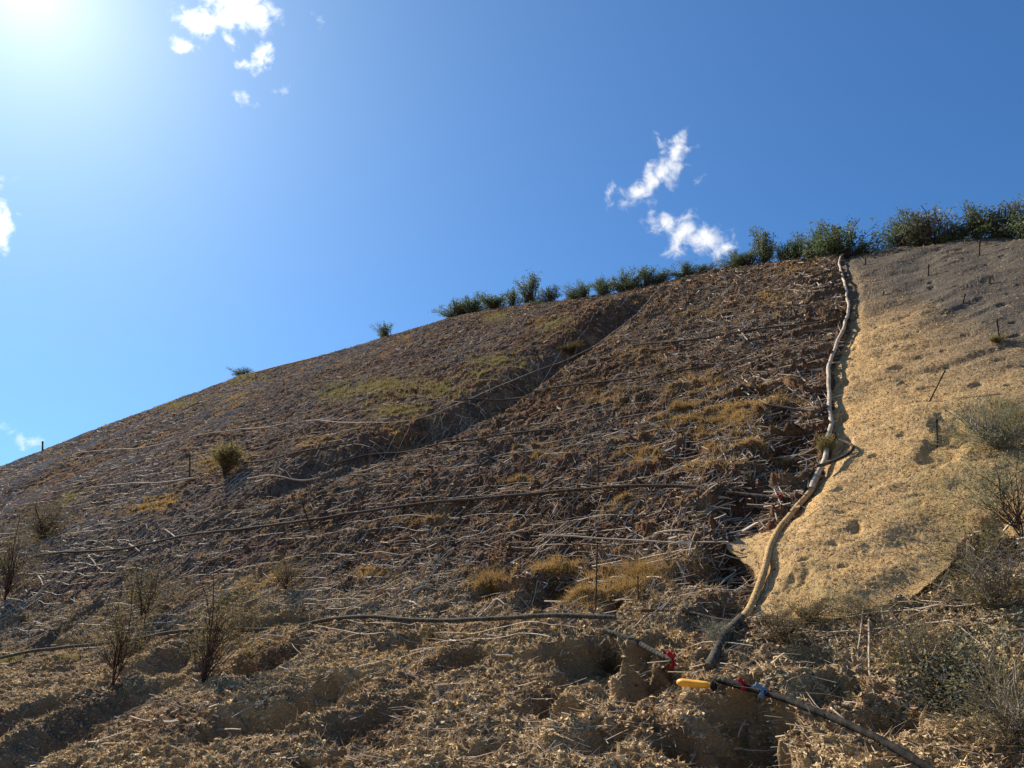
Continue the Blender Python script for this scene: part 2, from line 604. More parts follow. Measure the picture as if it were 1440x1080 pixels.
def mat_mat():
    m, N = new_mat('straw_mat_fibre')
    P = pos(N)
    big = N.noise(P, 0.7, 3)
    mid = N.noise(P, 4.5, 4, .6)
    fine = N.noise(P, 34, 4, .75)
    c = N.mix(N.ramp(mid, .35, .65), (.46, .285, .12), (.60, .39, .18))
    c = N.mix(N.ramp(big, .5, .7, 0, .5), c, (.42, .29, .15))
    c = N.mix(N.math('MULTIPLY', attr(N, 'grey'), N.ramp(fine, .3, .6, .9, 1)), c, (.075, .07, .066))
    c = N.mix(N.ramp(fine, .5, .72, 0, .6), c, (.66, .52, .30))
    c = N.mix(N.ramp(N.noise(P, 22, 3, .8), .36, .47, .85, 0), c, (.13, .08, .04))
    c = N.mix(N.math('MULTIPLY', attr(N, 'green'), N.ramp(mid, .35, .6, .1, .6)), c, (.15, .135, .06))
    return finish(m, N, c, 1, N.math('ADD', fine, N.math('MULTIPLY', mid, .8)), .8, .03, .05)


def mat_simple(name, c1, c2, scale=8, rough=.9, bs=.4, trans=None, spec=.15, c3=None, isl=False):
    m, N = new_mat(name)
    P = pos(N)
    f = N.noise(P, scale, 4, .65)
    c = N.mix(N.ramp(f, .35, .65), c1, c2)
    if isl:
        rnd = N.n('ShaderNodeNewGeometry').outputs['Random Per Island']
        c = N.mix(N.ramp(rnd, isl if isl is not True else 0, 1, 0, .85, smooth=False), c, c3 or c2)
    elif c3:
        c = N.mix(N.ramp(N.noise(P, scale * .25, 2), .5, .7), c, c3)
    return finish(m, N, c, rough, f, bs, .01, spec, trans)


M_SOIL = mat_soil()
M_MAT = mat_mat()
M_GROUND = mat_simple('dirt_ground', (.22, .16, .10), (.34, .26, .17), 3, 1)
M_NET = mat_simple('net_rope', (.34, .28, .21), (.60, .52, .41), 6, .8)
M_TWIG = mat_simple('dead_wood', (.09, .06, .042), (.27, .19, .125), 5, .85, isl=.3, c3=(.74, .62, .48))
M_PIPE = mat_simple('weathered_pole', (.03, .023, .018), (.115, .088, .068), 22, .9, spec=.1)
M_ROLL = mat_simple('coir_roll', (.34, .26, .18), (.58, .47, .34), 9, .95, .8)
M_CORR = mat_simple('ribbed_hose', (.035, .031, .026), (.10, .09, .07), 18, .9, spec=.1)
M_IRON = mat_simple('rusty_iron', (.035, .025, .02), (.09, .055, .04), 30, .8)
M_GRASSY = mat_simple('dry_grass', (.20, .115, .05), (.46, .28, .09), .7, .9, trans=.4, isl=True, c3=(.36, .25, .10))
M_GRASSG = mat_simple('green_grass', (.15, .135, .05), (.24, .21, .075), 1.3, .9, trans=.4, isl=True, c3=(.32, .25, .11))
M_CREST = mat_simple('bush_leaf', (.055, .09, .035), (.13, .175, .07), 3, .6, trans=.4, isl=True, c3=(.14, .165, .09), spec=.3)
M_GREYLEAF = mat_simple('silver_leaf', (.13, .15, .10), (.26, .28, .21), 3, .55, trans=.3, isl=True, c3=(.16, .16, .11), spec=.4)
M_SAGE = mat_simple('sage_leaf', (.09, .11, .05), (.19, .20, .10), 3, .7, trans=.35, isl=True, c3=(.30, .30, .21))
M_OLIVE = mat_simple('olive_leaf', (.10, .10, .042), (.18, .155, .065), 3, .8, trans=.4, isl=True, c3=(.17, .12, .06))
M_STEM = mat_simple('bush_stem', (.05, .03, .024), (.11, .065, .048), 9, .9)
M_PALESTEM = mat_simple('pale_stem', (.13, .11, .085), (.30, .26, .21), 9, .85)
M_YEL = mat_simple('yellow_plastic', (.80, .33, .015), (.88, .42, .03), 4, .45, .05, spec=.5)
M_RED = mat_simple('red_cloth', (.28, .012, .02), (.42, .025, .04), 12, .8)
M_BLUE = mat_simple('blue_cloth', (.06, .13, .25), (.12, .22, .36), 12, .8)
M_BLACK = mat_simple('dark_tape', (.012, .012, .012), (.04, .035, .03), 12, .85, spec=.05)

# ------------------------------------------------------------------ the setting
gs = 3000
mesh_np('ground', [(-gs, -gs, TOE - .03), (gs, -gs, TOE - .03), (gs, gs, TOE - .03), (-gs, gs, TOE - .03)], [[0, 1, 2, 3]], M_GROUND)['kind'] = 'structure'

us = []
a = -115.0
while a < 9.5:
    us.append(a)
    a += 0.0019 * math.sqrt(a * a + 56)
us = np.array(us)
vs = []
a = 3.2
while a < 40:
    vs.append(a)
    a += 0.0023 * a
vs = np.array(vs + [42, 46, 52, 60, 61])
U, Vv = np.meshgrid(us, vs)
Z = hill(U, Vv)
ZB = base(U, Vv)
HV = P3(U, Vv, Z, ZB)
HV[-1, :, 2] = TOE - .5
HV[0, :, 2] = TOE - 0.06
HV[:, 0, 2] = TOE - .5
SDM = mat_sd(U, Vv)


def zones(u, v, sd=None):
    low = 1 - ss(10.2, 12.0, v + 0.8 * pn(u * .5, v * .5, 3) - 0.02 * np.abs(u))
    straw = np.clip(low * (0.85 + .9 * pn(u * .8, v * .8, 81)) + .25 * ss(.1, .5, pn(u * 1.3, v * 1.9, 82)), 0, 1)
    grey = ss(-26, -8, u) * 0 + ss(-.2, .5, pn(u * .3, v * .35, 83)) * .55
    grey = np.clip(grey + .6 * ss(9, 22, -u) * (1 - ss(14, 20, v)), 0, 1)
    return straw, grey


st, gr = zones(U, Vv)
nr, nc = U.shape
idx = np.arange(nr * nc).reshape(nr, nc)
Fq = np.stack([idx[:-1, :-1], idx[:-1, 1:], idx[1:, 1:], idx[1:, :-1]], -1).reshape(-1, 4)
hs = mesh_np('hillside', HV, Fq, M_SOIL, attrs={'straw': st, 'grey': gr})
tag(hs, kind='structure')

# the straw mat, a sheet of its own over the right of the slope
mi = np.where(us > MAT[:, 0].min() - .3)[0]
mj = np.where((vs > MAT[:, 1].min() - .3) & (vs < MAT[:, 1].max() + .8))[0]
mu_ = np.linspace(us[mi[0]], 9.3, int(len(mi) * 1.1))
mv_ = vs[mj]
MU, MV = np.meshgrid(mu_, mv_)
MS = mat_sd(MU, MV) + 0.05 * pn(MU * 3, MV * 3, 88)
MZ = mat_h(MU, MV, MS)
keep = MS > -0.02
r_, c_ = MU.shape
idm = np.arange(r_ * c_).reshape(r_, c_)
Fm = np.stack([idm[:-1, :-1], idm[:-1, 1:], idm[1:, 1:], idm[1:, :-1]], -1).reshape(-1, 4)
kf = keep.ravel()[Fm].all(1)
Fm = Fm[kf]
used = np.zeros(r_ * c_, bool)
used[Fm.ravel()] = True
ren = np.cumsum(used) - 1
# mat colour blends from golden to dark grey towards the crest
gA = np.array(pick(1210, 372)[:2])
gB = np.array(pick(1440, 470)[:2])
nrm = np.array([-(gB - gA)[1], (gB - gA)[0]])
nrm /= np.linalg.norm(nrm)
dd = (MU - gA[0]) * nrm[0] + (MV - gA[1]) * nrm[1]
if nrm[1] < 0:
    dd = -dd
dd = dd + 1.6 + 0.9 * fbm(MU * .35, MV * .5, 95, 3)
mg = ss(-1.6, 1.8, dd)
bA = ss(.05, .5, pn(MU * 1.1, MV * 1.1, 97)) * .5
gx = [(*pick(1400, 640), 1.2), (*pick(1330, 700), .4), (*pick(1430, 770), .9), (*pick(1170, 850), .5)]
mgreen = np.clip(sum(np.exp(-((MU - a_) ** 2 + ((MV - b_) / 1.3) ** 2) / r__ ** 2) for a_, b_, _, r__ in gx) + bA * (1 - ss(11, 13, MV)), 0, 1)
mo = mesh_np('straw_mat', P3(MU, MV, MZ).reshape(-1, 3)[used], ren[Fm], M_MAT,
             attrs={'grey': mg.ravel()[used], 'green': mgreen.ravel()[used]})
tag(mo, 'golden straw erosion mat covering the right side of the slope, grey towards the crest', 'erosion mat')


# ------------------------------------------------------------------ looking heights up on the built surface
_un = np.arange(len(us))
_vn = np.arange(len(vs))


def zgrid(G, u, v):
    u, v = np.asarray(u, float), np.asarray(v, float)
    x = np.clip(np.interp(u, us, _un), 0, nc - 1.001)
    y = np.clip(np.interp(v, vs, _vn), 0, nr - 1.001)
    i, j = x.astype(int), y.astype(int)
    fx, fy = x - i, y - j
    return (G[j, i] * (1 - fx) * (1 - fy) + G[j, i + 1] * fx * (1 - fy) + G[j + 1, i] * (1 - fx) * fy + G[j + 1, i + 1] * fx * fy)


def PG(u, v, f):
    return P3(np.asarray(u, float), np.asarray(v, float), f, zgrid(ZB, u, v))


def blur(G, n):
    for ax in (0, 1):
        c = np.cumsum(np.concatenate([np.repeat(np.take(G, [0], ax), n + 1, ax), G, np.repeat(np.take(G, [-1], ax), n, ax)], ax), axis=ax)
        L = G.shape[ax]
        G = (np.take(c, np.arange(2 * n + 1, 2 * n + 1 + L), ax) - np.take(c, np.arange(L), ax)) / (2 * n + 1)
    return G


ZTOP = np.where(SDM > 0.12, Z + 0.20, Z)
ZS = blur(blur(Z, 6), 4)


def surf(u, v):
    """topmost surface, soil or mat"""
    u, v = np.atleast_1d(np.asarray(u, float)), np.atleast_1d(np.asarray(v, float))
    z = zgrid(Z, u, v)
    sd = mat_sd(u, v)
    m = sd > 0
    if m.any():
        z = z.copy()
        z[m] = np.maximum(z[m], mat_h(u[m], v[m], sd[m]))
    return z


def at(px, py):
    u, v, t = pick(px, py)
    return P3(np.array([u]), np.array([v]), surf(u, v))[0], t, u, v


def scatter(n, umin=-95, umax=9, vmin=5.6, rg=rng):
    """points spread about evenly over the picture: denser near, thinner far"""
    a0, a1 = math.asinh(umin / 9), math.asinh(umax / 9)
    u = 9 * np.sinh(rg.uniform(a0, a1, n))
    v = vmin * (38 / vmin) ** rg.uniform(0, 1, n)
    k = v < crest_v(u) + .4
    return u[k], v[k]


UD = np.array([UX, UY, 0.0])
FD = np.array([VX * cos(R(40)), VY * cos(R(40)), sin(R(40))])

# ------------------------------------------------------------------ loose soil, straw, brushwood, grass (stuff)
u, v = scatter(300000)
u2, v2 = scatter(800000, umin=-22)
k = (v2 < 12.2) & (rng.random(len(u2)) < .25 + .75 * ss(-.25, .3, pn(u2 * 1.2, v2 * 2.2, 43)))
u, v = np.concatenate([u, u2[k]]), np.concatenate([v, v2[k]])
sd = mat_sd(u, v)
k = (sd < 0)
u, v = u[k], v[k]
D = np.hypot(u, v)
C = PG(u, v, zgrid(Z, u, v))
sz = np.minimum(rng.lognormal(0, .5, len(u)) * .0165, .038) * np.maximum(1, D / 20) ** .8
tet = rng.normal(size=(len(u), 4, 3))
tet /= np.linalg.norm(tet, axis=2, keepdims=True)
tet *= np.array([1.3, 1.3, .8])
Vt = (C[:, None, :] + tet * sz[:, None, None]).reshape(-1, 3)
i4 = np.arange(len(u))[:, None] * 4
Ft = np.concatenate([i4 + np.array([[0, 1, 2]]), i4 + np.array([[0, 2, 3]]), i4 + np.array([[0, 3, 1]]), i4 + np.array([[1, 3, 2]])], 0)
M_CLOD = mat_simple('soil_crumbs', (.14, .068, .037), (.38, .205, .112), 1.5, 1, isl=True, c3=(.60, .41, .25))
lowm = np.tile(zones(u, v)[0] > rng.uniform(.1, .9, len(u)), 4)
tag(mesh_np('soil_crumbs', Vt, Ft[~lowm], M_CLOD, smooth=False), kind='stuff')
M_MULCH = mat_simple('mulch_crumbs', (.26, .165, .08), (.56, .385, .19), 1.5, 1, isl=True, c3=(.74, .56, .32))
tag(mesh_np('mulch_crumbs', Vt, Ft[lowm], M_MULCH, smooth=False), kind='stuff')

# straw fibres lying on the mat and on the mulched toe of the slope
u, v = scatter(340000, umin=-28, umax=9)
sd = mat_sd(u, v)
s_, _ = zones(u, v)
k = (sd > 0.15) | ((sd < -.05) & (rng.random(len(u)) < s_ * 1.6))
u, v, sd = u[k], v[k], sd[k]
gg = (u - gA[0]) * nrm[0] + (v - gA[1]) * nrm[1]
gg = gg if nrm[1] > 0 else -gg
k = ~((sd > 0) & (gg > -0.3) & (rng.random(len(u)) < .8))
u, v, sd = u[k], v[k], sd[k]
z = zgrid(Z, u, v)
m = sd > 0
z[m] = mat_h(u[m], v[m], sd[m])
D = np.hypot(u, v)
dr = rng.normal(size=(len(u), 1)) * UD + rng.normal(size=(len(u), 1)) * FD * .8 + rng.uniform(.05, .6, (len(u), 1)) * NRM
Vb, Fb = blades(PG(u, v, z), dr, rng.uniform(.025, .085, len(u)) * np.maximum(1, D / 16) ** .5 * np.where(sd < 0, 1.5, 1), .009 * np.maximum(1, D / 14), rng)
M_STRAW = mat_simple('straw_fibre', (.22, .12, .045), (.54, .335, .14), 9, .9, trans=.1, isl=True, c3=(.74, .55, .31))
tag(mesh_np('straw', Vb, Fb, M_STRAW, smooth=False), kind='stuff')


def twig_paths(u, v, L, rg, lift=.03, bend=.25, K=4):
    n = len(u)
    a = np.where(rg.random(n) < .3, rg.normal(0, .25, n), np.where(rg.random(n) < .5, rg.normal(pi / 2, .5, n), rg.uniform(0, pi, n)))
    t = np.linspace(-.5, .5, K)[None, :]
    wob = rg.normal(0, bend, (n, 1)) * (t ** 2 * 4 - .3) * .5 + rg.normal(0, .02, (n, K))
    cu = u[:, None] + L[:, None] * (t * np.cos(a)[:, None] - wob * np.sin(a)[:, None])
    cv = v[:, None] + L[:, None] * .8 * (t * np.sin(a)[:, None] + wob * np.cos(a)[:, None])
    z = zgrid(ZS, cu, cv)
    z = .5 * z.mean(1, keepdims=True) + .5 * z.max(1, keepdims=True) + lift + rg.uniform(-.02, .05, (n, 1)) + rg.normal(0, .02, (n, 1)) * t * 4
    Pq = PG(cu, cv, z)
    lin = Pq[:, :1] + (Pq[:, -1:] - Pq[:, :1]) * (t + .5)[..., None]
    return .35 * Pq + .65 * lin + rg.normal(0, .006, Pq.shape)


u, v = scatter(210000, umin=-80, umax=9)
sd = mat_sd(u, v)
p = .35 + .65 * ss(-.1, .4, pn(u * .25, v * .4, 55)) + .9 * np.exp(-((u + 3.0) / 3.2) ** 2)
p = p * (.12 + .88 * ss(9.8, 11.5, v))
_ph = v / .62 + .9 * pn(u * .35, v * .5, 41) + .35 * pn(u * 1.6, v * 1.1, 42)
p = p * np.where((_ph - np.floor(_ph) > .6) | (_ph - np.floor(_ph) < .12), 1.0, .45)
k = ((sd < -.05) | ((sd < .9) & (rng.random(len(u)) < .25) & (v < 12.5))) & (rng.random(len(u)) < p) & (v > 6.0)
u, v = u[k], v[k]
D = np.hypot(u, v)
L = np.minimum(rng.lognormal(-1.3, .6, len(u)), .75) * np.maximum(1, D / 30) ** .5
Pt = twig_paths(u, v, L, rng)
Rr = (rng.lognormal(-5.15, .45, len(u)) * np.clip(D / 12, .5, 1) * (1 + .55 * np.exp(-((u + 3.2) / 3.0) ** 2) * ss(10, 11.5, v)) * np.maximum(1, D / 19))[:, None] * np.linspace(1.1, .5, 4)[None, :]
tv, tf = tubes(Pt, Rr, 3)
tag(mesh_np('brushwood', tv, tf, M_TWIG, smooth=False), kind='stuff')

# net of ropes pinned over the soil, square mesh, fall-line and contour strands
segs = []
KN = 14
LN = 2.6
for uu in np.arange(-78, 3.5, .36):
    for v0 in np.arange(7.6, 36, LN):
        segs.append((uu, v0, 0))
for vv in np.arange(8.0, 36, .34):
    for u0 in np.arange(-78, 3.5, LN):
        segs.append((u0, vv, 1))
segs = np.array(segs)
segs = segs[rng.random(len(segs)) < np.where(segs[:, 2] > .5, .5, .93)]
t = np.linspace(0, LN * 1.01, KN)[None, :]
hz = segs[:, 2:3]
cu = segs[:, 0:1] + t * hz
cv = segs[:, 1:2] + t * (1 - hz)
wu_, wv_ = cu + .10 * pn(cu * .8, cv * .8, 61) + .03 * pn(cu * 3, cv * 3, 62), cv + .10 * pn(cu * .8, cv * .8, 63) + .03 * pn(cu * 3, cv * 3, 64)
k = (wv_.max(1) < crest_v(wu_).min(1)) & (mat_sd(wu_, wv_).max(1) < .0) & (wv_.min(1) > 8.9 + .5 * pn(wu_[:, 0] * .4, wv_[:, 0] * 0, 65)) & (wu_.max(1) < 0.5)
gd_ = seg_dist(wu_[:, 6], wv_[:, 6], GUL)[0]
k &= rng.random(len(k)) < .25 + .75 * ss(1.0, 3.0, gd_)
k &= rng.random(len(k)) < .35 + .6 * ss(-.3, .2, pn(wu_[:, 6] * .18, wv_[:, 6] * .3, 66))
wu_, wv_ = wu_[k], wv_[k]
zz = zgrid(ZS, wu_, wv_) + .075 + .04 * pn(wu_ * 1.3, wv_ * 1.3, 67)
Dn = np.hypot(wu_, wv_)
nv, nf = tubes(PG(wu_, wv_, zz), .0068 * np.maximum(1, Dn / 17) ** .9, 3)
tag(mesh_np('slope_net', nv, nf, M_NET, smooth=False), 'thin brown square-mesh rope net stretched over the brushy left part of the slope', 'net')


def tufts(name, U0, V0_, R0, H0, nb, mat, rg, **kw):
    """grass tufts: arrays of centres, spread radius, height; nb blades each"""
    n = len(U0)
    b = np.repeat(np.arange(n), nb)
    r = np.sqrt(rg.random(len(b))) * R0[b]
    a = rg.uniform(0, 2 * pi, len(b))
    uu, vv_ = U0[b] + r * np.cos(a), V0_[b] + r * np.sin(a)
    z = zgrid(ZTOP, uu, vv_) - .01
    d = .55 * NRM + np.array([0, 0, .6]) + rg.normal(size=(len(b), 3)) * .42 + (np.cos(a)[:, None] * UD + np.sin(a)[:, None] * FD) * .4
    D = np.hypot(uu, vv_)
    V_, F_ = blades(PG(uu, vv_, z), d, H0[b] * rg.uniform(.4, 1.2, len(b)), (.006 * np.maximum(1, D / 11))[:, None] * np.ones((len(b), 1)), rg)
    return mesh_np(name, V_, F_, mat, smooth=False, **kw)


PATCH = [  # px, py, radius px x, y, tufts, height, green?
    (1040, 590, 70, 32, 150, .20, 0), (960, 580, 60, 40, 120, .18, 0), (900, 640, 50, 26, 70, .16, 0), (990, 540, 60, 22, 70, .16, 0), (1000, 650, 60, 26, 70, .18, 0),
    (900, 810, 90, 26, 160, .22, 0), (800, 850, 50, 26, 80, .22, 0), (690, 820, 40, 24, 60, .2, 0), (1010, 800, 60, 20, 80, .2, 0), (780, 800, 46, 20, 40, .2, 0),
    (760, 640, 60, 20, 50, .14, 0), (850, 560, 60, 20, 50, .14, 0), (730, 680, 40, 16, 30, .14, 0), (880, 700, 50, 16, 40, .15, 0), (560, 620, 50, 14, 30, .13, 0),
    (1080, 420, 60, 24, 70, .12, 0), (1000, 440, 60, 20, 60, .12, 0), (900, 500, 60, 20, 50, .12, 0), (1120, 380, 40, 14, 40, .12, 0), (760, 460, 50, 20, 50, .12, 0),
    (540, 550, 70, 20, 160, .22, 1), (470, 555, 40, 16, 80, .2, 1), (560, 590, 60, 12, 90, .2, 1), (620, 560, 50, 18, 80, .18, 1), (700, 520, 60, 14, 80, .2, 1),
    (700, 450, 26, 12, 60, .2, 1), (780, 470, 30, 10, 40, .2, 1), (680, 540, 60, 16, 50, .17, 1), (340, 530, 50, 12, 60, .25, 1), (250, 570, 40, 12, 60, .25, 1), (200, 720, 60, 12, 50, .16, 0),
    (300, 650, 50, 20, 70, .18, 0), (440, 640, 50, 12, 40, .15, 0), (230, 710, 40, 10, 30, .16, 0), (330, 560, 40, 14, 50, .2, 0), (100, 700, 50, 14, 40, .16, 1), (10, 940, 50, 20, 50, .12, 1), (90, 955, 40, 10, 30, .1, 1),
    (1100, 560, 40, 20, 40, .16, 0), (1060, 630, 50, 16, 50, .16, 0), (520, 820, 40, 14, 30, .14, 0), (600, 740, 50, 12, 20, .12, 0), (1400, 600, 40, 26, 80, .14, 1), (1340, 610, 24, 16, 40, .14, 1),
    (1400, 790, 60, 20, 110, .14, 1), (1100, 640, 30, 14, 30, .15, 0), (380, 830, 60, 20, 40, .15, 0), (870, 840, 60, 20, 80, .2, 0)]
for green in (0, 1):
    PU, PV, PR, PH = [], [], [], []
    for (px, py, rx, ry, n, h, gflag) in PATCH:
        if gflag != green:
            continue
        for _ in range(int(n * 2.0)):
            a, r = rng.uniform(0, 2 * pi), rng.normal(0, .55)
            q = px_plane(px + rx * r * cos(a), py + ry * r * sin(a))
            t_ = q[2]
            # the plane estimate is close enough inside a patch
            PU.append(q[0]); PV.append(q[1]); PR.append(t_ * .006 * rng.uniform(.6, 1.4)); PH.append(h * rng.uniform(.5, 1.1))
    # thin background cover
    u, v = scatter(13000 if green == 0 else 2200, umin=-80, umax=8, rg=rng)
    sd = mat_sd(u, v)
    mk = pn(u * .3, v * .45, 57 + green)
    k = (sd < -.1) & (mk > (-.05 if green == 0 else .2)) & (v > 8.5)
    u, v = u[k], v[k]
    PU += list(u); PV += list(v); PR += list(np.hypot(u, v) * .004); PH += list(rng.uniform(.05, .13, len(u)) * np.maximum(1, np.hypot(u, v) / 30))
    PU, PV, PR, PH = map(np.array, (PU, PV, PR, PH))
    k = PV < crest_v(PU) + .2
    o = tufts('green_grass' if green else 'dry_grass', PU[k], PV[k], PR[k], PH[k], 26, M_GRASSG if green else M_GRASSY, rng)
    tag(o, kind='stuff')


# ------------------------------------------------------------------ pipes, poles and the roll
def path_mesh(P, r, sides=8, rib=0.0, taper=1.0, wob=0.0):
    P = np.asarray(P, float)
    s = np.concatenate([[0], np.cumsum(np.linalg.norm(np.diff(P, axis=0), axis=1))])
    n = max(6, int(s[-1] / (.02 if rib else .07)))
    n = min(n, 1500)
    q = np.linspace(0, s[-1], n)
    X = np.stack([np.interp(q, s, P[:, i]) for i in range(3)], 1)
    w = max(1, int(n * .012))
    for _ in range(2):
        Y = np.pad(X, ((w, w), (0, 0)), 'edge')
        c = np.cumsum(np.vstack([np.zeros((1, 3)), Y]), 0)
        X = (c[2 * w + 1:] - c[:-2 * w - 1]) / (2 * w + 1)
    rr = r * np.linspace(1, taper, n) * (1 + .10 * pn(q * 2.3 + 3, q * 0, 13))
    if wob:
        X[:, 2] += wob * pn(q * 1.1, q * 0, 14)
        X[:, 0] += wob * pn(q * 1.3, q * 0, 15)
    if rib:
        rr = rr * (1 + rib * np.sin(q * 2 * pi / .06))
    return tubes(X[None], rr[None], sides)


def on_ground(px_list, lift, step=.12, follow=.6, smooth=0):
    A = picks(px_list)
    s = np.concatenate([[0], np.cumsum(np.hypot(*np.diff(A, axis=0).T))])
    q = np.linspace(0, s[-1], max(4, int(s[-1] / step)))
    uu, vv_ = np.interp(q, s, A[:, 0]), np.interp(q, s, A[:, 1])
    zt, zs = surf(uu, vv_), zgrid(ZS, uu, vv_)
    if smooth:
        w_ = int(smooth / step)
        kx = np.hanning(2 * w_ + 3)[1:-1]
        q_ = np.maximum(zt, zs)
        zs = zt = np.convolve(np.pad(q_, w_, 'edge'), kx / kx.sum(), 'valid')
    zz = follow * np.maximum(zs, zt - .03) + (1 - follow) * zs + lift
    return P3(uu, vv_, zz)


PIPES = [  # name, category, label, material, radius, lift, px path, rib, group
    ('drip_pipe', 'pipe', 'long ribbed grey pipe lying lowest across the slope, humped at its left half', M_CORR, .045, .23,
     [(-60, 945), (0, 935), (100, 922), (200, 911), (310, 889), (360, 878), (420, 873), (500, 877), (580, 887), (700, 890), (822, 889), (882, 892)], .07),
    ('drip_pipe', 'pipe', 'short ribbed pipe end sloping down to the red rag', M_CORR, .05, .06, [(850, 893), (885, 898), (915, 912), (945, 922)], .1),
    ('drip_pipe', 'pipe', 'long dark pole crossing mid slope and bending down at its right end beside the mat', M_PIPE, .045, .12,
     [(50, 787), (160, 780), (260, 760), (340, 750), (430, 742), (500, 730), (600, 718), (700, 708), (840, 700), (930, 692), (1000, 690), (1040, 697), (1080, 706), (1118, 708)], 0),
    ('wooden_pole', 'pole', 'pale thin pole left of the green-topped bush near the hill flank', M_TWIG, .04, .1, [(120, 690), (200, 683), (285, 675)], 0),
    ('wooden_pole', 'pole', 'pale thin pole right of the green-topped bush', M_TWIG, .035, .1, [(350, 678), (400, 677), (455, 677)], 0),
    ('wooden_pole', 'pole', 'whitish pole above the green-topped bush, leaning up to the right', M_TWIG, .045, .1, [(268, 618), (350, 607), (410, 598)], 0),
    ('wooden_pole', 'pole', 'long thin pale pole across the far left flank', M_TWIG, .05, .1, [(110, 640), (170, 634), (250, 624)], 0),
    ('steel_cable', 'cable', 'slack pale cable running up the dark gully to the crest', M_NET, .016, .10,
     [(425, 597), (500, 601), (560, 604), (610, 594), (660, 568), (720, 543), (790, 512), (860, 478), (900, 445), (935, 402)], 0),
    ('drip_pipe', 'pipe', 'dark pole rising rightward from the gully foot in the middle of the slope', M_PIPE, .035, .1, [(465, 664), (560, 641), (650, 630), (720, 615), (785, 609)], 0),
    ('drip_pipe', 'pipe', 'dark pole crossing the upper slope right of the gully', M_PIPE, .035, .1, [(650, 571), (700, 562), (800, 549), (930, 537), (1010, 520)], 0),
    ('drip_pipe', 'pipe', 'thin dark pole high on the slope below the crest bushes', M_PIPE, .035, .1, [(890, 492), (980, 486), (1060, 470), (1160, 462)], 0),
    ('wooden_pole', 'pole', 'short pale pole joining the roll from the left', M_PIPE, .035, .12, [(1066, 579), (1120, 582), (1166, 585)], 0),
    ('wooden_pole', 'pole', 'thin level pole over the golden grass left of the mat flap', M_TWIG, .02, .12, [(760, 762), (840, 765), (930, 770), (1030, 770)], 0),
    ('wooden_pole', 'pole', 'straight dark pole under the mat flap, low beside the roll', M_PIPE, .03, .12, [(900, 868), (960, 862), (1010, 868), (1040, 870)], 0),
    ('drip_pipe', 'pipe', 'curved branch-like hose looping over the mat edge', M_PIPE, .035, .10, [(1148, 668), (1172, 661), (1196, 648), (1204, 636), (1196, 628), (1178, 620)], 0),
    ('drip_pipe', 'pipe', 'dark mottled pipe running down to the bottom edge right of the yellow tube', M_BLACK, .045, .2,
     [(1010, 968), (1060, 978), (1110, 995), (1180, 1030), (1260, 1078), (1330, 1115), (1420, 1165)], .05),
    ('wooden_pole', 'pole', 'thin pale pole lying along the far left skyline', M_TWIG, .05, .08, [(330, 532), (390, 516), (450, 503)], 0),
    ('wooden_pole', 'pole', 'thin dark pole below the whitish pole near the left flank', M_PIPE, .035, .08, [(330, 655), (420, 640), (500, 628)], 0),
]
PATHS = []
for (nm, ct, lb, mt, r, lift, pts, rib) in PIPES:
    Pp = on_ground(pts, lift + .03, follow=.25, smooth=1.6)
    w_ = min(9, len(Pp) // 5)
    if w_ > 0 and 'loop' not in lb:
        Pe = np.vstack([Pp[:1] + (Pp[:1] - Pp[w_:0:-1]), Pp, Pp[-1:] + (Pp[-1:] - Pp[-2:-w_ - 2:-1])])
        Pp = np.stack([np.convolve(Pe[:, c__], np.ones(2 * w_ + 1) / (2 * w_ + 1), 'valid') for c__ in range(3)], 1)
    PATHS.append(Pp)
    V_, F_ = path_mesh(Pp, r * .8, 8, rib, .9, .012)
    tag(mesh_np(nm, V_, F_, mt), lb, ct)

roll = empty('erosion_roll', tuple(at(*ROLL_PX[-1])[0]), 'pale coir roll running down the slope between the brush and the golden mat', 'roll')
rp = on_ground(ROLL_PX, .07, follow=.5)
# bridge the last metre over the hollow
k = len(rp)
cut = int(k * .90)
inv = np.array(roll.location)


def part(name, V_, F_, mt, parent, smooth=True):
    o = mesh_np(name, np.asarray(V_) - np.array(parent.location), F_, mt, parent, smooth)
    return o


ca = on_ground(ROLL_PX[:-2], .07, follow=.5, smooth=.5)
V_, F_ = path_mesh(on_ground(ROLL_PX[:13], .10, follow=.5, smooth=.5), .034, 10, .0, 1.35, .035)
part('coir_body', V_, F_, M_ROLL, roll)
low_run = on_ground(ROLL_PX[11:], .06, follow=.5, smooth=.7)
cut = int(len(low_run) * .68)
V_, F_ = path_mesh(low_run[:cut + 2], .047, 10, .0, 1.1, .012)
part('mat_wrap', V_, F_, M_MAT, roll)
V_, F_ = path_mesh(low_run[cut:] + NRM * .012, .060, 12, .06, .95)
part('ribbed_sleeve', V_, F_, M_CORR, roll)

